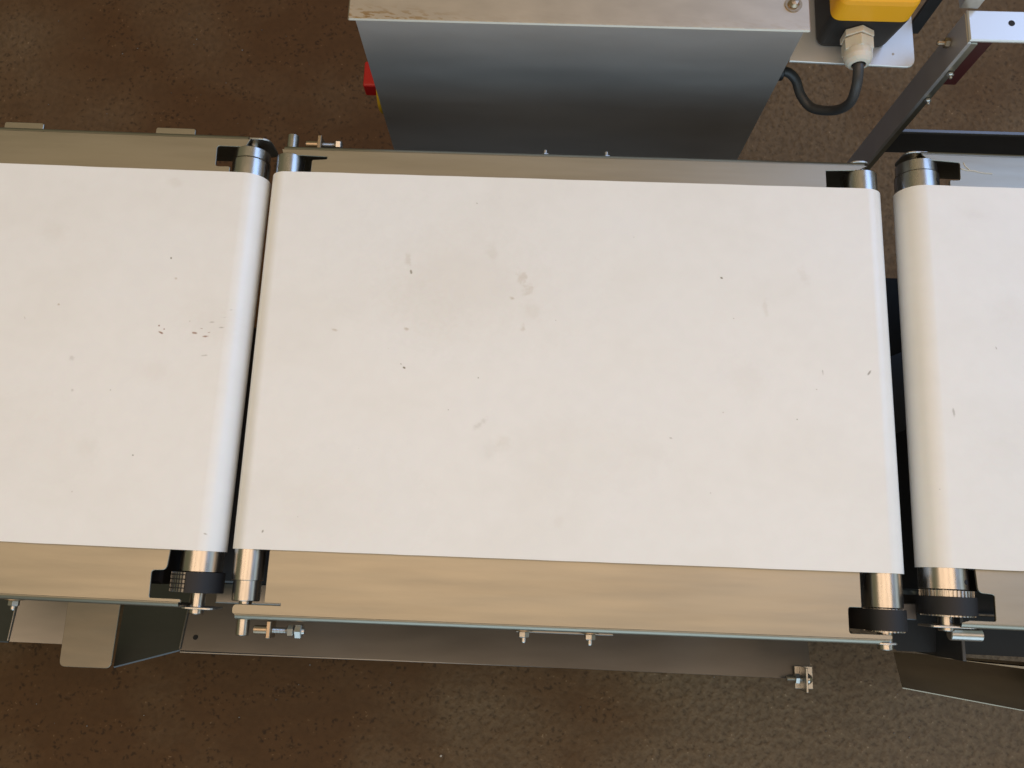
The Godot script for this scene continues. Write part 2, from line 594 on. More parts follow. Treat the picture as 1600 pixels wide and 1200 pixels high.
func _ready() -> void:
	# ---- camera
	var cam := Camera3D.new()
	cam.name = "camera"
	cam.keep_aspect = Camera3D.KEEP_HEIGHT
	cam.fov = rad_to_deg(2.0 * atan(600.0 / 1320.0))
	cam.near = 0.02
	cam.far = 60.0
	cam.transform = Transform3D(Basis(Vector3(0.99924858, -0.01029622, -0.03736653), Vector3(-0.0341743, 0.22079398, -0.97472157), Vector3(0.01828625, 0.97526612, 0.2202762)).orthonormalized(), Vector3(-0.04398495, 1.63825823, 0.20914052))
	add_child(cam)
	cam.current = true
	# ---- surrounding air of the hall
	var env := Environment.new()
	env.background_mode = Environment.BG_COLOR
	env.background_color = lin(0.190, 0.180, 0.105)
	env.tonemap_mode = Environment.TONE_MAPPER_LINEAR
	env.tonemap_exposure = 1.0
	env.sdfgi_enabled = true
	env.ssao_enabled = true
	env.ssil_enabled = true
	var we := WorldEnvironment.new()
	we.name = "surroundings"
	we.environment = env
	add_child(we)
	# ---- light: warm roof panels overhead, a a cool skylight behind to the right, an open door in front, a window on the right
	for x in [-2.85, -0.6, 1.65]:
		area("roof_panel", Vector3(x, 5.2, -0.3), Vector3(0, -1, 0), Vector2(2.0, 2.5), lin(1.0, 0.69, 0.48), 3.85)
	area("skylight", Vector3(4.4, 4.8, -2.6), Vector3(-0.6, -0.75, 0.35), Vector2(4.2, 3.6), lin(0.35, 0.55, 1.0), 16.8)
	area("open_door", Vector3(0.9, 2.1, 2.7), Vector3(-0.1, -0.12, -1), Vector2(4.4, 2.9), lin(0.57, 0.79, 1.0), 7.0)
	area("side_window", Vector3(4.0, 2.5, 0.7), Vector3(-1, -0.15, 0), Vector2(2.8, 1.3), lin(0.70, 0.86, 1.0), 1.0)

	materials()

	# ---- floor
	var fm := PlaneMesh.new()
	fm.size = Vector2(16, 16)
	var fl := part("floor", fm, floor_material(), self)
	fl.set_meta("kind", "structure")

	base_frames()
	centre_conveyor()
	left_conveyor()
	right_conveyor()
	cabinet()
	control_box()
	bracket_frame()
	loose_grit()

func area(called: String, at: Vector3, dir: Vector3, size: Vector2, c: Color, energy: float) -> void:
	var l := AreaLight3D.new()
	l.name = called
	l.area_size = size
	l.light_color = c
	l.light_energy = energy
	l.shadow_enabled = true
	l.area_range = 20.0
	l.transform = Transform3D(Basis.looking_at(dir, Vector3.FORWARD if absf(dir.normalized().y) > 0.95 else Vector3.UP), at)
	add_child(l)

# ---------------------------------------------------------------- the three conveyors
func centre_conveyor() -> void:
	var t := thing("belt_conveyor", "middle white belt conveyor with a brushed steel slider bed, between two other conveyors", "conveyor", Vector3.ZERO, "belt conveyor sections in a row")
	var marks := specks(101, 7)
	marks.append_array(stains([
		[0.2533, 0.2752, 0.0016, 0.45, 2.5, 1.4, 0],
		[0.2471, 0.2401, 0.006, 0.098, 1.6, 1.3, 1],
		[0.4231, 0.2779, 0.008, 0.154, 1.5, 1.1, 1],
		[0.4326, 0.3125, 0.007, 0.14, 1.4, 1.9, 1],
		[0.4097, 0.3382, 0.003, 0.3, 1.4, 0.3, 1],
		[0.4279, 0.4184, 0.004, 0.154, 1.8, 1.5, 1],
		[0.3755, 0.2149, 0.01, 0.06, 1.3, 1.4, 1],
		[0.2523, 0.4287, 0.0025, 0.3, 1.6, 0.2, 1],
		[0.2472, 0.5226, 0.0012, 0.75, 1.8, 0.9, 0],
		[0.2524, 0.5324, 0.0011, 0.7, 1.6, 0.5, 0],
		[0.3639, 0.5525, 0.0009, 0.6, 1, 0, 0],
		[0.37, 0.6709, 0.005, 0.112, 2.4, 2.2, 2],
		[0.3858, 0.7363, 0.012, 0.036, 1.4, 1.9, 2],
		[0.7272, 0.2639, 0.0013, 0.75, 1.8, 0.4, 0],
		[0.7919, 0.3404, 0.004, 0.07, 4, 1.5, 1],
		[0.7605, 0.5288, 0.03, 0.03, 1.2, 0.4, 1],
		[0.8517, 0.2497, 0.008, 0.049, 2, 1.5, 1],
		[0.9431, 0.5046, 0.0014, 0.55, 3.2, 2.2, 2],
		[0.8742, 0.5054, 0.0012, 0.25, 4, 1.5, 2],
		[0.6494, 0.6896, 0.0018, 0.4, 1.5, 0.4, 2],
		[0.8338, 0.6314, 0.0009, 0.5, 1, 0, 2],
		[0.0655, 0.9563, 0.0011, 0.55, 2, 1.9, 2],
		[0.1441, 0.4385, 0.002, 0.25, 2, 0.1, 1],
		[0.4767, 0.3932, 0.001, 0.5, 1, 0, 2],
		[0.3301, 0.2797, 0.11, 0.03, 1.6, 0.1, 1],
		[0.2744, 0.3705, 0.05, 0.024, 1.4, 0.6, 1],
		[0.1642, 0.9036, 0.08, 0.012, 1.5, 0, 1],
		[0.5211, 0.7393, 0.05, 0.015, 2, 0, 1],
		[0.4882, 0.9066, 0.01, 0.036, 1, 0, 1],
		[0.3218, 0.6379, 0.0008, 0.4, 1, 0, 2],
		[0.5935, 0.1577, 0.0008, 0.4, 1, 0, 2],
		[0.1939, 0.7433, 0.0007, 0.35, 1, 0, 2],
		[0.706, 0.8229, 0.0008, 0.3, 1, 0, 2],
	]))
	part("belt", belt_mesh(-0.314, 0.3115, 0.0173, 0.0207, TOP, -0.2075, 0.194), belt_material("belt_white", belt_texture(1300, 780, 5, marks, 0.6)), t)
	bed(t, v2([-0.292, 0.2446, -0.276, 0.2446, -0.276, 0.2466, -0.3225, 0.2466, -0.3225, 0.256, 0.3125, 0.256, 0.3125, 0.2515, 0.2717, 0.2515, 0.2717, 0.2272, 0.2845, 0.2272, 0.2845, -0.19, 0.2705, -0.19, 0.2705, -0.2295, 0.306, -0.2310, 0.3155, -0.2365, -0.3215, -0.2365, -0.3195, -0.2300, -0.2712, -0.2285, -0.2712, -0.2258, -0.2875, -0.2245]),
		[0.0005, 0, 0, 0.009, 0.003, 0.003, 0.0045, 0.003, 0.003, 0, 0, 0, 0.001, 0.004, 0, 0, 0.006, 0.001, 0.001, 0.002])
	part("side_rail", rail_mesh(-0.3195, 0.3095, 0.261, BED, 1.0, 0.06), M["steel"], t)
	part("side_rail", rail_mesh(-0.3190, 0.3125, -0.2415, BED, -1.0, 0.06), M["steel"], t)
	# rollers
	var a := roller(t, -0.314, TOP - 0.002, 0.0153, [[-0.231, 0.0145], [-0.2302, 0.0153], [0.2236, 0.0153], [0.2240, 0.0146], [0.2243, 0.0135], [0.2430, 0.0135], [0.2438, 0.0127]], [-0.259, 0.2765, 0.0063])
	a.set_meta("label", "slim steel idler roller with a stepped end")
	roller(t, 0.3115, TOP - 0.002, 0.0187, steps(-0.231, 0.2270, 0.0187), [-0.243, 0.2665, 0.0075])
	# driven pulley and its black belt, front right
	var yp := TOP - 0.002 - 0.0187
	part("toothed_pulley", toothed(0.3115, yp, 0.0185, 0.2275, 0.2496, 30), M["bright_steel"], t)
	part("drive_belt", drive_belt(Vector3(0.3115, yp, 0.0187), Vector3(0.255, yp - 0.10, 0.017), 0.2282, 0.2480, 0.0022), M["rubber"], t)
	part("motor_pulley", rod(Vector3(0.255, yp - 0.10, 0.224), Vector3(0, 0, 1), 0.026, 0.0168), M["dull_steel"], t)
	# belt tensioners, one at each corner of the left end
	for s in [1.0, -1.0]:
		tensioner(t, s)
	# bolts through the skirts
	for x in [-0.0393, 0.0258]:
		bolt(t, Vector3(x, 0.772, 0.2627), Vector3(0, 0, 1), 0.0096, 0.005)
	part("fixing_strip", box_mesh(-0.047, 0.752, 0.2612, 0.0496, 0.766, 0.2642, 0.0005), M["dull_steel"], t)
	for x in [-0.0329, 0.0349]:
		bolt(t, Vector3(x, 0.778, -0.2431), Vector3(0, 0, -1), 0.0082, 0.005)

	# flattened shaft plates at the right end
	for z in [0.2588, -0.2425]:
		begin()
		slab(rrect(0.297, 0.757, 0.3195, 0.7955, 0.010), Vector3(0, 0, z), Vector3.RIGHT, Vector3.UP, 0.0, 0.002, 0.0004)
		part("shaft_plate", done(), M["bright_steel"], t)
	# inner support below the bed
	part("cross_member", box_mesh(-0.26, 0.70, -0.20, -0.235, 0.75, 0.22), M["dark_steel"], t)
	part("cross_member", box_mesh(0.20, 0.70, -0.20, 0.225, 0.75, 0.22), M["dark_steel"], t)

func tensioner(t: Node, s: float) -> void:
	var y := TOP - 0.002 - 0.0153
	var z := 0.2705 if s > 0 else -0.2490
	var shift := 0.0 if s > 0 else 0.004
	var g := part("tension_plate", box_mesh(-0.2885 + shift, y - 0.011, minf(z - s * 0.0088, z + s * 0.0072), -0.2845 + shift, y + 0.009, maxf(z - s * 0.0088, z + s * 0.0072), 0.0006), M["brassy"], t)
	part("spindle", rod(Vector3(-0.303 + shift, y, z), Vector3(1, 0, 0), 0.016, 0.0042), M["brassy"], g)
	begin()
	thread(Vector3(-0.2845 + shift, y, z), Vector3(1, 0, 0), 0.016, 0.0031)
	part("threaded_stud", done(), M["bright_steel"], g)
	begin()
	hexagon(Vector3(-0.2695 + shift, y, z), Vector3(1, 0, 0), 0.0062, 0.0108, 0.2)
	part("nut", done(), M["bright_steel"], g)
	if s < 0.0:
		return
	begin()
	hexagon(Vector3(-0.2622 + shift, y, z), Vector3(1, 0, 0), 0.0068, 0.0125, 0.55)
	lathe(Vector3(-0.2554 + shift, y, z), Vector3(1, 0, 0), [Vector2(0, 0), Vector2(0, 0.0034), Vector2(0.0022, 0.0028), Vector2(0.0022, 0)], 16)
	part("bolt_head", done(), M["bright_steel"], g)

func left_conveyor() -> void:
	var t := thing("belt_conveyor", "left white belt conveyor, cut off by the left edge, brown scuff marks near its end", "conveyor", Vector3.ZERO, "belt conveyor sections in a row")
	t.rotation.y = deg_to_rad(-0.5)
	var marks := specks(202, 6)
	marks.append_array(stains([
		[0.8596, 0.2512, 0.0012, 0.6, 1.3, 1.3, 0],
		[0.8719, 0.3073, 0.002, 0.25, 1.2, 0.3, 1],
		[0.6965, 0.3909, 0.0022, 0.35, 1.2, 0.3, 1],
		[0.7292, 0.5314, 0.004, 0.14, 1.2, 0.3, 2],
		[0.7388, 0.6146, 0.0028, 0.25, 1, 0, 2],
		[0.7967, 0.6112, 0.0012, 0.35, 1, 0, 2],
		[0.845, 0.7747, 0.0013, 0.7, 1.2, 0.4, 2],
		[0.856, 0.437, 0.0017, 0.9, 1.2, 0.2, 3],
		[0.8645, 0.4451, 0.0009, 0.8, 1, 0, 3],
		[0.8592, 0.454, 0.0016, 0.7, 2.6, 0.5, 3],
		[0.9122, 0.4526, 0.0014, 0.5, 3, 0.1, 3],
		[0.9295, 0.4602, 0.0014, 0.55, 3.2, -0.1, 3],
		[0.9337, 0.4497, 0.0009, 0.5, 3, -0.2, 3],
		[0.9222, 0.4401, 0.0008, 0.45, 3, 0.1, 3],
		[0.9523, 0.4349, 0.0011, 0.35, 5, -0.1, 2],
		[0.9554, 0.4072, 0.001, 0.3, 6, -0.15, 2],
		[0.9367, 0.422, 0.001, 0.3, 5, -0.1, 2],
		[0.9638, 0.3859, 0.001, 0.25, 5, -0.2, 2],
		[0.9311, 0.5111, 0.0012, 0.25, 4, -0.1, 2],
		[0.9993, 0.4012, 0.0012, 0.4, 4, -0.5, 2],
		[0.9369, 0.4255, 0.035, 0.036, 1.4, 0, 1],
		[0.8565, 0.5575, 0.02, 0.03, 1.4, 0, 1],
		[0.6679, 0.1937, 0.02, 0.036, 1.3, 0.5, 1],
		[0.8486, 0.0369, 0.01, 0.06, 1.4, 0.3, 1],
		[0.7003, 0.74, 0.06, 0.012, 1.3, 0.2, 1],
	]))
	part("belt", belt_mesh(-0.98, -0.361, 0.0225, 0.0225, TOP, -0.2016, 0.2006), belt_material("belt_white_left", belt_texture(1300, 800, 17, marks, 0.6)), t)
	bed(t, v2([-1.0, 0.2505, -0.3715, 0.2505, -0.3715, 0.2472, -0.4025, 0.2472, -0.4035, 0.2212, -0.3890, 0.2205, -0.3870, 0.19, -0.378, -0.19, -0.3783, -0.2107, -0.3942, -0.2104, -0.3951, -0.2345, -0.364, -0.2345, -0.3595, -0.2440, -1.0, -0.2440]),
		[0, 0, 0.004, 0.002, 0.003, 0.006, 0, 0, 0.002, 0.003, 0.003, 0.003, 0, 0])
	part("side_rail", rail_mesh(-1.0, -0.3735, 0.2555, BED, 1.0, 0.06), M["steel"], t)
	part("side_rail", rail_mesh(-1.0, -0.362, -0.2490, BED, -1.0, 0.06), M["steel"], t)
	var r := 0.0205
	var prof := [[-0.2355, r - 0.002], [-0.2345, r - 0.001], [-0.2235, r - 0.001], [-0.2225, r], [-0.2222, r - 0.0015], [-0.2215, r], [0.2204, r], [0.2210, r - 0.0015]]
	roller(t, -0.361, TOP - 0.002, r, prof, [-0.247, 0.2615, 0.0072])
	roller(t, -0.98, TOP - 0.002, r, steps(-0.23, 0.23, r), [-0.247, 0.2615, 0.0072])
	var y := TOP - 0.002 - r
	part("toothed_pulley", toothed(-0.3645, y, 0.0245, 0.2216, 0.2406, 44, 0.0015), M["dull_steel"], t)
	# grooves round the pulley that cross its teeth
	for k in 4:
		begin()
		lathe(Vector3(-0.3645, y, 0), Vector3(0, 0, 1), [Vector2(0.2236 + k * 0.0042, 0.0238), Vector2(0.2236 + k * 0.0042, 0.0247), Vector2(0.2246 + k * 0.0042, 0.0247), Vector2(0.2246 + k * 0.0042, 0.0238)], 48)
		part("pulley_ring", done(), M["dark_gap"], t)
	# black drive belt over the right side of the pulley, running down to the motor
	begin()
	var loop := []
	for i in 25:
		var a := deg_to_rad(92.0 - 122.0 * i / 24.0)
		loop.append([Vector2(-0.3645, y) + Vector2.from_angle(a) * 0.0268, Vector2.from_angle(a)])
	var last: Vector2 = loop[-1][0]
	loop.append([last + Vector2(-0.08, -0.14), Vector2.from_angle(deg_to_rad(-30.0))])
	for i in loop.size() - 1:
		var p: Vector2 = loop[i][0]
		var q: Vector2 = loop[i + 1][0]
		var np: Vector2 = loop[i][1]
		var nq: Vector2 = loop[i + 1][1]
		flat_band(p, q, np, nq, 0.2212, 0.2408, 0.0021)
	part("drive_belt", done(), M["rubber"], t)
	for x in [-0.620, -0.548]:
		bolt(t, Vector3(x, 0.77, 0.2572), Vector3(0, 0, 1), 0.0092, 0.004, null, true)
	begin()
	slab(rrect(-0.374, 0.757, -0.340, 0.7915, 0.010), Vector3(0, 0, 0.2545), Vector3.RIGHT, Vector3.UP, 0.0, 0.002, 0.0004)
	part("shaft_plate", done(), M["bright_steel"], t)
	begin()
	slab(rrect(-0.374, 0.750, -0.339, 0.7925, 0.012), Vector3(0, 0, -0.2475), Vector3.RIGHT, Vector3.UP, 0.0, 0.002, 0.0004)
	part("shaft_plate", done(), M["bright_steel"], t)
	# flat guide lugs that stick out behind the rear rail
	for x in [-0.452, -0.625]:
		begin()
		plan(rrect(x - 0.0225, -0.264, x + 0.0225, -0.2492, 0.003), 0.774, 0.777)
		part("guide_lug", done(), M["steel"], t)
	part("cross_member", box_mesh(-0.50, 0.69, -0.20, -0.47, 0.75, 0.20), M["dark_steel"], t)
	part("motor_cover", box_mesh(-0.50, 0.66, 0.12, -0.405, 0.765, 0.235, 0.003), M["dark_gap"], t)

func flat_band(p: Vector2, q: Vector2, np: Vector2, nq: Vector2, z0: float, z1: float, th: float) -> void:
	var n3 := Vector3(np.x, np.y, 0)
	var m3 := Vector3(nq.x, nq.y, 0)
	var a := p - np * th
	var b := q - nq * th
	quad(Vector3(p.x, p.y, z0), Vector3(q.x, q.y, z0), Vector3(q.x, q.y, z1), Vector3(p.x, p.y, z1), n3, m3, m3, n3)
	quad(Vector3(a.x, a.y, z0), Vector3(b.x, b.y, z0), Vector3(b.x, b.y, z1), Vector3(a.x, a.y, z1), -n3, -m3, -m3, -n3)
	for zz in [z0, z1]:
		var d := Vector3(0, 0, -1 if zz == z0 else 1)
		quad(Vector3(p.x, p.y, zz), Vector3(q.x, q.y, zz), Vector3(b.x, b.y, zz), Vector3(a.x, a.y, zz), d, d, d, d)

func right_conveyor() -> void:
	var t := thing("belt_conveyor", "right white belt conveyor, cut off by the right edge, with the thickest end roller", "conveyor", Vector3.ZERO, "belt conveyor sections in a row")
	t.rotation.y = deg_to_rad(-0.4)
	var marks := specks(303, 5)
	marks.append_array(stains([
		[0.059, 0.617, 0.0016, 0.3, 5, 1.5, 2],
		[0.1135, 0.0785, 0.012, 0.036, 2, 0.2, 1],
		[0.154, 0.3424, 0.03, 0.03, 1.2, 1.2, 1],
		[0.0316, 0.8111, 0.0009, 0.4, 1, 0, 2],
		[0.1202, 0.7105, 0.03, 0.018, 1.4, 0, 1],
	]))
	part("belt", belt_mesh(0.375, 0.99, 0.0247, 0.0247, TOP, -0.2165, 0.184), belt_material("belt_white_right", belt_texture(1300, 800, 29, marks, 0.6)), t)
	bed(t, v2([1.02, 0.235, 0.381, 0.235, 0.3885, 0.2325, 0.4135, 0.2325, 0.4140, 0.2075, 0.3985, 0.2065, 0.3965, 0.17, 0.4012, -0.20, 0.4012, -0.2255, 0.4125, -0.2258, 0.4135, -0.2465, 0.3795, -0.2485, 0.373, -0.255, 1.02, -0.255]),
		[0, 0, 0.004, 0.002, 0.003, 0.006, 0, 0, 0.002, 0.003, 0.003, 0.003, 0, 0])
	part("side_rail", rail_mesh(0.381, 1.02, 0.240, BED, 1.0, 0.06), M["steel"], t)
	part("side_rail", rail_mesh(0.373, 1.02, -0.2600, BED, -1.0, 0.06), M["steel"], t)
	var r := 0.0227
	var prof := [[-0.2505, r - 0.0025], [-0.2495, r - 0.0015], [-0.2375, r - 0.0015], [-0.2365, r], [-0.2362, r - 0.0012], [-0.2357, r], [0.2040, r], [0.2046, r - 0.0015]]
	roller(t, 0.375, TOP - 0.002, r, prof, [-0.264, 0.244, 0.0075])
	roller(t, 0.99, TOP - 0.002, r, steps(-0.22, 0.2, r), [-0.264, 0.244, 0.0075])
	var y := TOP - 0.002 - r
	part("set_screw", rod(Vector3(0.375, y, 0.197) + Vector3(sin(0.62), cos(0.62), 0) * (r - 0.0008), Vector3(sin(0.62), cos(0.62), 0), 0.0012, 0.0024, 0.0003), M["dark_gap"], t)
	part("set_screw", rod(Vector3(0.375, y, -0.2262) + Vector3(sin(0.66), cos(0.66), 0) * (r - 0.0008), Vector3(sin(0.66), cos(0.66), 0), 0.0012, 0.0024, 0.0003), M["dark_gap"], t)
	part("toothed_pulley", toothed(0.3775, y, 0.0245, 0.2052, 0.2300, 40), M["bright_steel"], t)
	part("drive_belt", drive_belt(Vector3(0.3775, y, 0.0245), Vector3(0.40, y - 0.16, 0.02), 0.2112, 0.2285, 0.0022), M["rubber"], t)
	part("motor_pulley", rod(Vector3(0.40, y - 0.16, 0.206), Vector3(0, 0, 1), 0.026, 0.0198), M["dull_steel"], t)
	begin()
	slab(rrect(0.353, 0.757, 0.400, 0.7915, 0.009), Vector3(0, 0, 0.2385), Vector3.RIGHT, Vector3.UP, 0.0, 0.002, 0.0004)
	part("shaft_plate", done(), M["bright_steel"], t)
	begin()
	slab(rrect(0.357, 0.757, 0.388, 0.7935, 0.011), Vector3(0, 0, -0.2595), Vector3.RIGHT, Vector3.UP, 0.0, 0.002, 0.0004)
	part("shaft_plate", done(), M["bright_steel"], t)
	# pale dried streaks beside the rear cut-out
	begin()
	tube([Vector3(0.414, BED + 0.0001, -0.2395), Vector3(0.420, BED + 0.0001, -0.2375), Vector3(0.428, BED + 0.0001, -0.2372), Vector3(0.436, BED + 0.0001, -0.2352), Vector3(0.447, BED + 0.0001, -0.2348)], 0.0007, 6, 4)
	tube([Vector3(0.424, BED + 0.0001, -0.2375), Vector3(0.419, BED + 0.0001, -0.2425), Vector3(0.4175, BED + 0.0001, -0.2465)], 0.0006, 6, 4)
	part("dried_streak", done(), M["nylon"], t)
	# round bar under the front ear
	part("spacer_bar", rod(Vector3(0.386, 0.758, 0.2475), Vector3(1, 0, 0), 0.032, 0.006), M["bright_steel"], t)
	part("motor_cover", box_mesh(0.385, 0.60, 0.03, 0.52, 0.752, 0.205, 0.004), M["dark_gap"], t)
	part("cross_member", box_mesh(0.43, 0.69, -0.23, 0.46, 0.75, 0.02), M["dark_steel"], t)

# ---------------------------------------------------------------- lower frames
func sheet(pts: Array, th: float) -> ArrayMesh:
	# a flat four-cornered plate of thickness th, its upper side through the points
	begin()
	var n: Vector3 = (pts[1] - pts[0]).cross(pts[2] - pts[0]).normalized()
	if n.y < 0.0:
		n = -n
	var c := Vector3.ZERO
	for p in pts:
		c += p / pts.size()
	for k in range(1, pts.size() - 1):
		tri(pts[0], pts[k], pts[k + 1], n, n, n)
		tri(pts[0] - n * th, pts[k] - n * th, pts[k + 1] - n * th, -n, -n, -n)
	for k in pts.size():
		var a: Vector3 = pts[k]
		var b: Vector3 = pts[(k + 1) % pts.size()]
		flat4(a, b, b - n * th, a - n * th, (a + b) / 2 - c)
	return done()

func base_frames() -> void:
	var t := thing("support_frame", "grey steel support frame under the middle and left conveyors, with a folded shelf edge", "frame")
	part("shelf_edge", sheet([Vector3(-0.5403, 0.35, 0.3349), Vector3(0.381, 0.35, 0.340), Vector3(0.381, 0.318, 0.215), Vector3(-0.5403, 0.317, 0.215)], 0.003), M["dull_steel"], t)
	part("shelf_shade_skirt", box_mesh(-0.5403, 0.03, 0.3365, 0.379, 0.3485, 0.3385, 0.0005), M["dull_steel"], t)  # unseen lip, lengthened almost to the floor to darken the ground before it
	part("tray", box_mesh(-0.66, 0.22, -0.10, 0.38, 0.226, 0.23), M["dark_steel"], t)
	for x in [-0.60, 0.30]:
		for z in [-0.07, 0.19]:
			part("leg", box_mesh(x - 0.02, 0.0, z - 0.02, x + 0.02, 0.22, z + 0.02, 0.002), M["dark_steel"], t)
			part("column", box_mesh(x * 0.8 - 0.02, 0.2262, z - 0.02, x * 0.8 + 0.02, 0.70, z + 0.02, 0.002), M["dark_steel"], t)
	# gusset, its weld and the foot tab at the left
	var gs := part("gusset_plate", sheet([Vector3(-0.5403, 0.348, 0.3343), Vector3(-0.6284, 0.362, 0.360), Vector3(-0.670, 0.26, 0.25), Vector3(-0.5403, 0.23, 0.22)], 0.003), M["gusset_steel"], t)
	begin()
	tube([Vector3(-0.5398, 0.351, 0.333), Vector3(-0.5398, 0.335, 0.275), Vector3(-0.5398, 0.319, 0.22)], 0.0017, 8, 6)
	part("weld_bead", done(), M["dull_steel"], gs)
	begin()
	plan(round_poly(v2([-0.7022, 0.255, -0.6245, 0.255, -0.6266, 0.3613, -0.7016, 0.3613]), 0.009, 6, [0, 0, 0.009, 0.009]), 0.3718, 0.3748, 0.0006)
	part("foot_tab", done(), M["tab_steel"], t)
	part("side_panel", sheet([Vector3(-0.7066, 0.35, 0.333), Vector3(-0.7934, 0.35, 0.3324), Vector3(-0.7934, 0.335, 0.22), Vector3(-0.7066, 0.335, 0.22)], 0.003), M["dull_steel"], t)
	var sp := part("side_panel", sheet([Vector3(-0.7960, 0.348, 0.3324), Vector3(-1.106, 0.348, 0.3306), Vector3(-1.106, 0.25, 0.22), Vector3(-0.7960, 0.25, 0.22)], 0.003), M["gusset_steel"], t)
	begin()
	tube([Vector3(-0.7948, 0.351, 0.3315), Vector3(-0.7948, 0.344, 0.275), Vector3(-0.7948, 0.337, 0.22)], 0.0015, 8, 6)
	part("weld_bead", done(), M["dull_steel"], sp)
	# small hole near the weld
	part("drain_hole", rod(Vector3(-0.5205, 0.3449, 0.3163), Vector3(0, 0.965, -0.265), 0.0008, 0.0038, 0.0002), M["dark_gap"], t)
	# adjusting lug at the right end of the shelf
	var lug := part("lug_plate", box_mesh(0.3549, 0.3515, 0.3219, 0.381, 0.3545, 0.3529, 0.0006), M["bright_steel"], t)
	part("lug_web", box_mesh(0.3623, 0.3545, 0.3219, 0.3654, 0.382, 0.355, 0.0006), M["bright_steel"], lug)
	begin()
	lathe(Vector3(0.3656, 0.366, 0.338), Vector3(1, 0, 0), [Vector2(0, 0), Vector2(0, 0.0078), Vector2(0.005, 0.0078), Vector2(0.0093, 0.005), Vector2(0.011, 0)], 20)
	part("cap_nut", done(), M["roller_steel"], lug)
	begin()
	thread(Vector3(0.3400, 0.366, 0.338), Vector3(1, 0, 0), 0.0225, 0.0038)
	hexagon(Vector3(0.3510, 0.366, 0.338), Vector3(1, 0, 0), 0.0068, 0.013, 0.4)
	part("screw", done(), M["bright_steel"], lug)
	# cross beam seen in the left gap
	part("cross_beam", box_mesh(-0.385, 0.64, 0.23, -0.27, 0.666, 0.252, 0.001), M["dull_steel"], t)
	part("upright", box_mesh(-0.375, 0.2262, -0.06, -0.325, 0.70, 0.229, 0.002), M["dark_steel"], t)

	var u := thing("support_frame", "dark steel support frame under the right conveyor, with a brown sloping cover plate", "frame")
	part("cover_plate", sheet([Vector3(0.403, 0.60, 0.3195), Vector3(0.66, 0.60, 0.356), Vector3(0.66, 0.47, 0.297), Vector3(0.450, 0.47, 0.289)], 0.0012), M["grimy_steel"], u)
	part("cover_flange", sheet([Vector3(0.438, 0.601, 0.2835), Vector3(0.66, 0.601, 0.304), Vector3(0.66, 0.601, 0.2965), Vector3(0.50, 0.601, 0.2885)], 0.003), M["steel"], u)
	part("cover_bracket", box_mesh(0.622, 0.466, 0.2362, 0.626, 0.5965, 0.302, 0.0006), M["dark_steel"], u)
	part("tray", box_mesh(0.345, 0.54, -0.14, 0.80, 0.546, 0.235, 0.001), M["dark_steel"], u)
	part("end_plate", box_mesh(0.445, 0.546, 0.235, 0.449, 0.66, 0.283, 0.0006), M["dark_steel"], u)
	part("back_plate", sheet([Vector3(0.35, 0.605, 0.236), Vector3(0.80, 0.605, 0.236), Vector3(0.80, 0.598, 0.283), Vector3(0.40, 0.598, 0.279)], 0.003), M["dark_gap"], u)
	part("stop_block", box_mesh(0.334, 0.735, 0.222, 0.352, 0.762, 0.238, 0.001), M["dark_steel"], u)
	part("diagonal_brace", sheet([Vector3(0.345, 0.58, -0.135), Vector3(0.40, 0.58, -0.19), Vector3(0.46, 0.58, -0.19), Vector3(0.46, 0.58, -0.10), Vector3(0.345, 0.58, -0.05)], 0.004), M["dark_gap"], u)
	for x in [0.40, 0.76]:
		for z in [-0.11, 0.20]:
			part("leg", box_mesh(x - 0.02, 0.0, z - 0.02, x + 0.02, 0.54, z + 0.02, 0.002), M["dark_steel"], u)

# ---------------------------------------------------------------- cabinet, control box, cable
func cabinet() -> void:
	var t := thing("control_cabinet", "tall brushed steel control cabinet standing behind the middle conveyor", "cabinet")
	part("body", box_mesh(-0.229, 0.12, -0.62, 0.2185, 0.8985, -0.328, 0.002), M["cabinet_steel"], t)
	begin()
	plan(rrect(-0.2355, -0.63, 0.2235, -0.3235, 0.002, 3), 0.8975, 0.9005, 0.0013)
	part("lid", done(), lid_material(), t)
	begin()
	lathe(Vector3(0.207, 0.9003, -0.353), Vector3(0, 1, 0), [Vector2(0, 0), Vector2(0, 0.0085), Vector2(0.0014, 0.0085), Vector2(0.0014, 0.0055), Vector2(0.003, 0.0055), Vector2(0.0055, 0.0035), Vector2(0.006, 0)], 28)
	part("lid_screw", done(), M["brassy"], t)
	for x in [-0.20, 0.19]:
		for z in [-0.59, -0.36]:
			part("foot", rod(Vector3(x, 0, z), Vector3(0, 1, 0), 0.12, 0.018), M["dark_steel"], t)
	# main switch on the left side
	var s := part("switch_disc", rod(Vector3(-0.2291, 0.713, -0.368), Vector3(-1, 0, 0), 0.007, 0.033, 0.002), M["yellow_disc"], t)
	begin()
	slab(rrect(-0.394, 0.702, -0.360, 0.7245, 0.003, 4), Vector3(-0.236, 0, 0), Vector3(0, 0, 1), Vector3.UP, 0.0, 0.019, 0.0012)
	part("switch_handle", done(), M["red_plastic"], s)
	# cable entry on the right side
	part("entry_gland", rod(Vector3(0.2186, 0.800, -0.345), Vector3(1, 0, 0), 0.008, 0.010, 0.001), M["black_plastic"], t)
	part("side_seam", box_mesh(0.2186, 0.70, -0.338, 0.2206, 0.80, -0.334, 0.0004), M["dark_gap"], t)

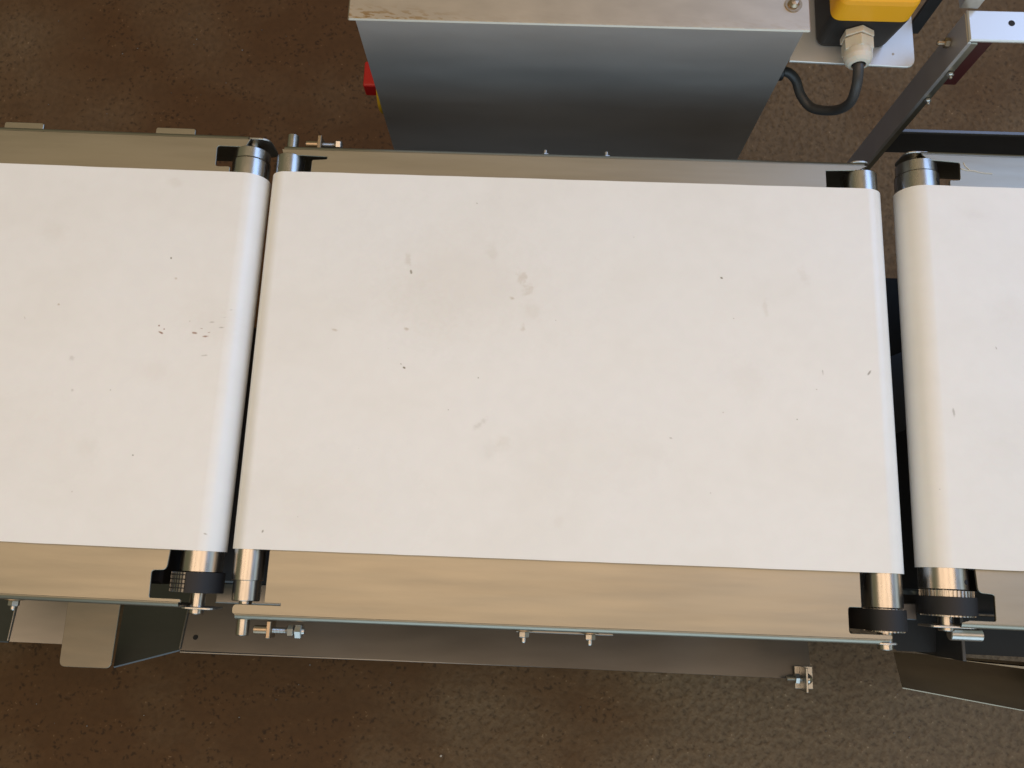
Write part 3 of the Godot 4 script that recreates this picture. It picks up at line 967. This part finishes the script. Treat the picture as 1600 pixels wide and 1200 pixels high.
# pale grey steel with ochre scuffs and bright scratches along its front edge
func lid_material() -> StandardMaterial3D:
	var w := 1024
	var h := 512
	var a := noise_image(512, 0.02, FastNoiseLite.TYPE_SIMPLEX_SMOOTH, 61, 4)
	var b := noise_image(512, 0.05, FastNoiseLite.TYPE_SIMPLEX_SMOOTH, 67, 3)
	a.convert(Image.FORMAT_L8)
	b.convert(Image.FORMAT_L8)
	var ad := a.get_data()
	var bd := b.get_data()
	var d := PackedByteArray()
	d.resize(w * h * 3)
	for y in h:
		for x in w:
			# y = 0 lies at the front edge
			var n := ad[(y % 512) * 512 + (x / 3) % 512] / 255.0
			var m := bd[((y * 3 + x / 3) % 512) * 512 + (x / 2) % 512] / 255.0
			var left := smoothstep(330.0, 20.0, float(x) + y * 2.0)
			var far := smoothstep(560.0, 1024.0, float(x)) * 0.06
			var edge := smoothstep(34.0, 2.0, float(y))
			var scuff := edge * clampf(left + far + 0.05, 0, 1) * smoothstep(0.50, 0.68, m)
			var c := Vector3(206, 198, 186) * (0.94 + 0.08 * n)
			c = c.lerp(Vector3(150, 116, 70), scuff * 0.75)
			c = c.lerp(Vector3(240, 232, 205), smoothstep(5.0, 0.0, float(y)) * smoothstep(0.42, 0.55, m) * 0.7)
			var i := (y * w + x) * 3
			d[i] = int(c.x)
			d[i + 1] = int(c.y)
			d[i + 2] = int(c.z)
	var q := mat("lid_steel", Color(1, 1, 1), 0.5, 1.0)
	q.albedo_texture = ImageTexture.create_from_image(Image.create_from_data(w, h, false, Image.FORMAT_RGB8, d))
	q.uv1_scale = Vector3(1.0 / 0.459, 1.0 / 0.3065, 1)
	q.uv1_offset = Vector3(0.2355 / 0.459, -0.3235 / 0.3065, 0)
	return q

func loft(rings: Array) -> void:
	# rings: [height, polygon of the same number of points (x, -z)]; smooth round the corners
	for k in rings.size() - 1:
		var p: PackedVector2Array = rings[k][1]
		var q: PackedVector2Array = rings[k + 1][1]
		var y0: float = rings[k][0]
		var y1: float = rings[k + 1][0]
		var n := p.size()
		for i in n:
			var j := (i + 1) % n
			var a := Vector3(p[i].x, y0, -p[i].y)
			var b := Vector3(p[j].x, y0, -p[j].y)
			var c := Vector3(q[j].x, y1, -q[j].y)
			var d := Vector3(q[i].x, y1, -q[i].y)
			flat4(a, b, c, d, (b - a).cross(Vector3.UP) if (b - a).length() > 1e-6 else (c - d).cross(Vector3.UP))
	for e in [0, rings.size() - 1]:
		var poly: PackedVector2Array = rings[e][1]
		var t := Geometry2D.triangulate_polygon(poly)
		var up := Vector3(0, -1 if e == 0 else 1, 0)
		for k in range(0, t.size(), 3):
			var y: float = rings[e][0]
			tri(Vector3(poly[t[k]].x, y, -poly[t[k]].y), Vector3(poly[t[k + 1]].x, y, -poly[t[k + 1]].y), Vector3(poly[t[k + 2]].x, y, -poly[t[k + 2]].y), up, up, up)

func control_box() -> void:
	var t := thing("control_box", "yellow and black push button box on a pale bracket plate beside the steel cabinet", "control box")
	begin()
	plan(round_poly(v2([0.2192, -0.327, 0.350, -0.3235, 0.350, -0.50, 0.2192, -0.50]), 0.01, 6, [0, 0.011, 0.011, 0]), 0.843, 0.846, 0.0006)
	var pl := part("mounting_plate", done(), M["white_plate"], t)
	part("plate_hole", rod(Vector3(0.3275, 0.8459, -0.3385), Vector3(0, 1, 0), 0.0004, 0.0014, 0.0001), M["brassy"], pl)
	begin()
	loft([[0.8462, rrect(0.2480, 0.346, 0.3195, 0.485, 0.010, 6)], [0.850, rrect(0.2470, 0.345, 0.3205, 0.486, 0.010, 6)], [0.889, rrect(0.2475, 0.345, 0.3275, 0.486, 0.010, 6)]])
	part("box_base", done(), M["black_plastic"], t)
	begin()
	loft([[0.8892, rrect(0.2475, 0.345, 0.3275, 0.486, 0.011, 8)], [0.912, rrect(0.2480, 0.3455, 0.3275, 0.4855, 0.011, 8)], [0.9165, rrect(0.2492, 0.3467, 0.3263, 0.4843, 0.010, 8)], [0.9185, rrect(0.2515, 0.349, 0.324, 0.482, 0.008, 8)]])
	var cov := part("box_cover", done(), M["yellow_plastic"], t)
	part("cover_screw", rod(Vector3(0.3195, 0.9183, -0.3560), Vector3(0, 1, 0), 0.0008, 0.003, 0.0002), M["dark_gap"], cov)
	# cable gland on the front face
	var gx := 0.2815
	var gy := 0.868
	begin()
	hexagon(Vector3(gx, gy, -0.3449), Vector3(0, 0, 1), 0.0075, 0.0285, PI / 6)
	part("gland_nut", done(), M["nylon"], t)
	begin()
	hexagon(Vector3(gx, gy, -0.3362), Vector3(0, 0, 1), 0.013, 0.0275, PI / 6 + 0.12)
	lathe(Vector3(gx, gy, -0.3378), Vector3(0, 0, 1), [Vector2(0, 0.012), Vector2(0.0145, 0.0142), Vector2(0.0205, 0.0142), Vector2(0.0245, 0.0128), Vector2(0.0275, 0.0102), Vector2(0.0285, 0.0072), Vector2(0.0245, 0.0068)], 36)
	var cap := part("gland_cap", done(), M["nylon"], t)
	part("gland_seal", rod(Vector3(gx, gy, -0.3160), Vector3(0, 0, 1), 0.0045, 0.0069, 0.0002), M["rubber"], cap)
	var c := thing("power_cable", "black cable looping from the pale gland of the yellow box to the cabinet side", "cable")
	begin()
	tube([Vector3(gx, gy, -0.318), Vector3(gx, gy - 0.001, -0.305), Vector3(gx + 0.001, gy - 0.011, -0.292), Vector3(gx + 0.003, gy - 0.035, -0.288), Vector3(0.279, 0.805, -0.296), Vector3(0.262, 0.787, -0.309), Vector3(0.250, 0.787, -0.324), Vector3(0.242, 0.795, -0.338), Vector3(0.232, 0.800, -0.344), Vector3(0.222, 0.800, -0.345)], 0.0052, 18, 10)
	part("jacket", done(), M["cable_jacket"], c)

# ---------------------------------------------------------------- frame at the top right
func bracket_frame() -> void:
	var t := thing("bracket_frame", "grey flat bar frame with a dark red strip, in the far right corner", "frame")
	# flat bar folded over at the top: horizontal arm, then the post
	part("top_bar", box_mesh(0.3785, 0.896, -0.3530, 0.70, 0.900, -0.3190, 0.0012), M["white_plate"], t)
	part("post", box_mesh(0.3785, 0.0, -0.3530, 0.3825, 0.8955, -0.3190, 0.001), M["cabinet_steel"], t)
	part("post_edge", box_mesh(0.3826, 0.0, -0.3222, 0.3890, 0.8945, -0.3192, 0.001), M["steel"], t)
	part("low_rail", box_mesh(0.3895, 0.668, -0.3262, 0.75, 0.716, -0.3225, 0.0012), M["dark_steel"], t)
	part("low_rail_flange", box_mesh(0.3895, 0.7162, -0.3270, 0.75, 0.7185, -0.3225, 0.0006), M["gusset_steel"], t)
	part("foot_bar", box_mesh(0.36, 0.0, -0.36, 0.75, 0.03, -0.31, 0.002), M["dark_steel"], t)
	part("red_strip", box_mesh(0.3895, 0.815, -0.3440, 0.4060, 0.8958, -0.3240, 0.001), M["dark_red"], t)
	part("bar_hole", rod(Vector3(0.4205, 0.8999, -0.3390), Vector3(0, 1, 0), 0.0004, 0.0032, 0.0001), M["dark_gap"], t)
	for y in [0.845, 0.795]:
		bolt(t, Vector3(0.386, y, -0.3188), Vector3(0, 0, 1), 0.006, 0.003, null, false)
	# rear bracket and bolts behind the post
	part("rear_bracket", box_mesh(0.364, 0.80, -0.400, 0.3778, 0.885, -0.396, 0.001), M["dark_steel"], t)
	part("end_cap", box_mesh(0.370, 0.9003, -0.372, 0.388, 0.915, -0.3535, 0.001), M["bright_steel"], t)
	part("knob", rod(Vector3(0.378, 0.9155, -0.363), Vector3(0, 1, 0), 0.02, 0.010, 0.002), M["rubber"], t)
	bolt(t, Vector3(0.3784, 0.862, -0.342), Vector3(-1, 0, 0), 0.009, 0.007, M["brassy"], true)

# ---------------------------------------------------------------- crumbs on the floor
func loose_grit() -> void:
	var rng := RandomNumberGenerator.new()
	rng.seed = 77
	var sm := SphereMesh.new()
	sm.radius = 1.0
	sm.height = 1.6
	sm.radial_segments = 6
	sm.rings = 3
	var mm := MultiMesh.new()
	mm.transform_format = MultiMesh.TRANSFORM_3D
	mm.use_colors = true
	mm.mesh = sm
	mm.instance_count = 420
	for i in 420:
		var r := rng.randf_range(0.0006, 0.0018)
		var pale := rng.randf() < 0.06
		if pale:
			r *= 1.9
		var b := Basis.from_euler(Vector3(rng.randf() * 6, rng.randf() * 6, rng.randf() * 6)).scaled(Vector3(r, r * rng.randf_range(0.5, 0.9), r * rng.randf_range(0.7, 1.2)))
		mm.set_instance_transform(i, Transform3D(b, Vector3(rng.randf_range(-1.3, 1.4), r * 0.4, rng.randf_range(-1.2, 0.95))))
		var g := rng.randf_range(0.06, 0.22)
		if pale:
			g = rng.randf_range(0.3, 0.55)
		mm.set_instance_color(i, Color(g, g * 0.9, g * 0.78))
	var o := MultiMeshInstance3D.new()
	o.name = "loose_grit"
	o.multimesh = mm
	var m := mat("grit_stone", Color(1, 1, 1), 0.85)
	m.vertex_color_use_as_albedo = true
	o.material_override = m
	o.set_meta("kind", "stuff")
	tag(o, "fine loose grit and crumbs scattered over the brown floor", "grit")
	add_child(o, true)
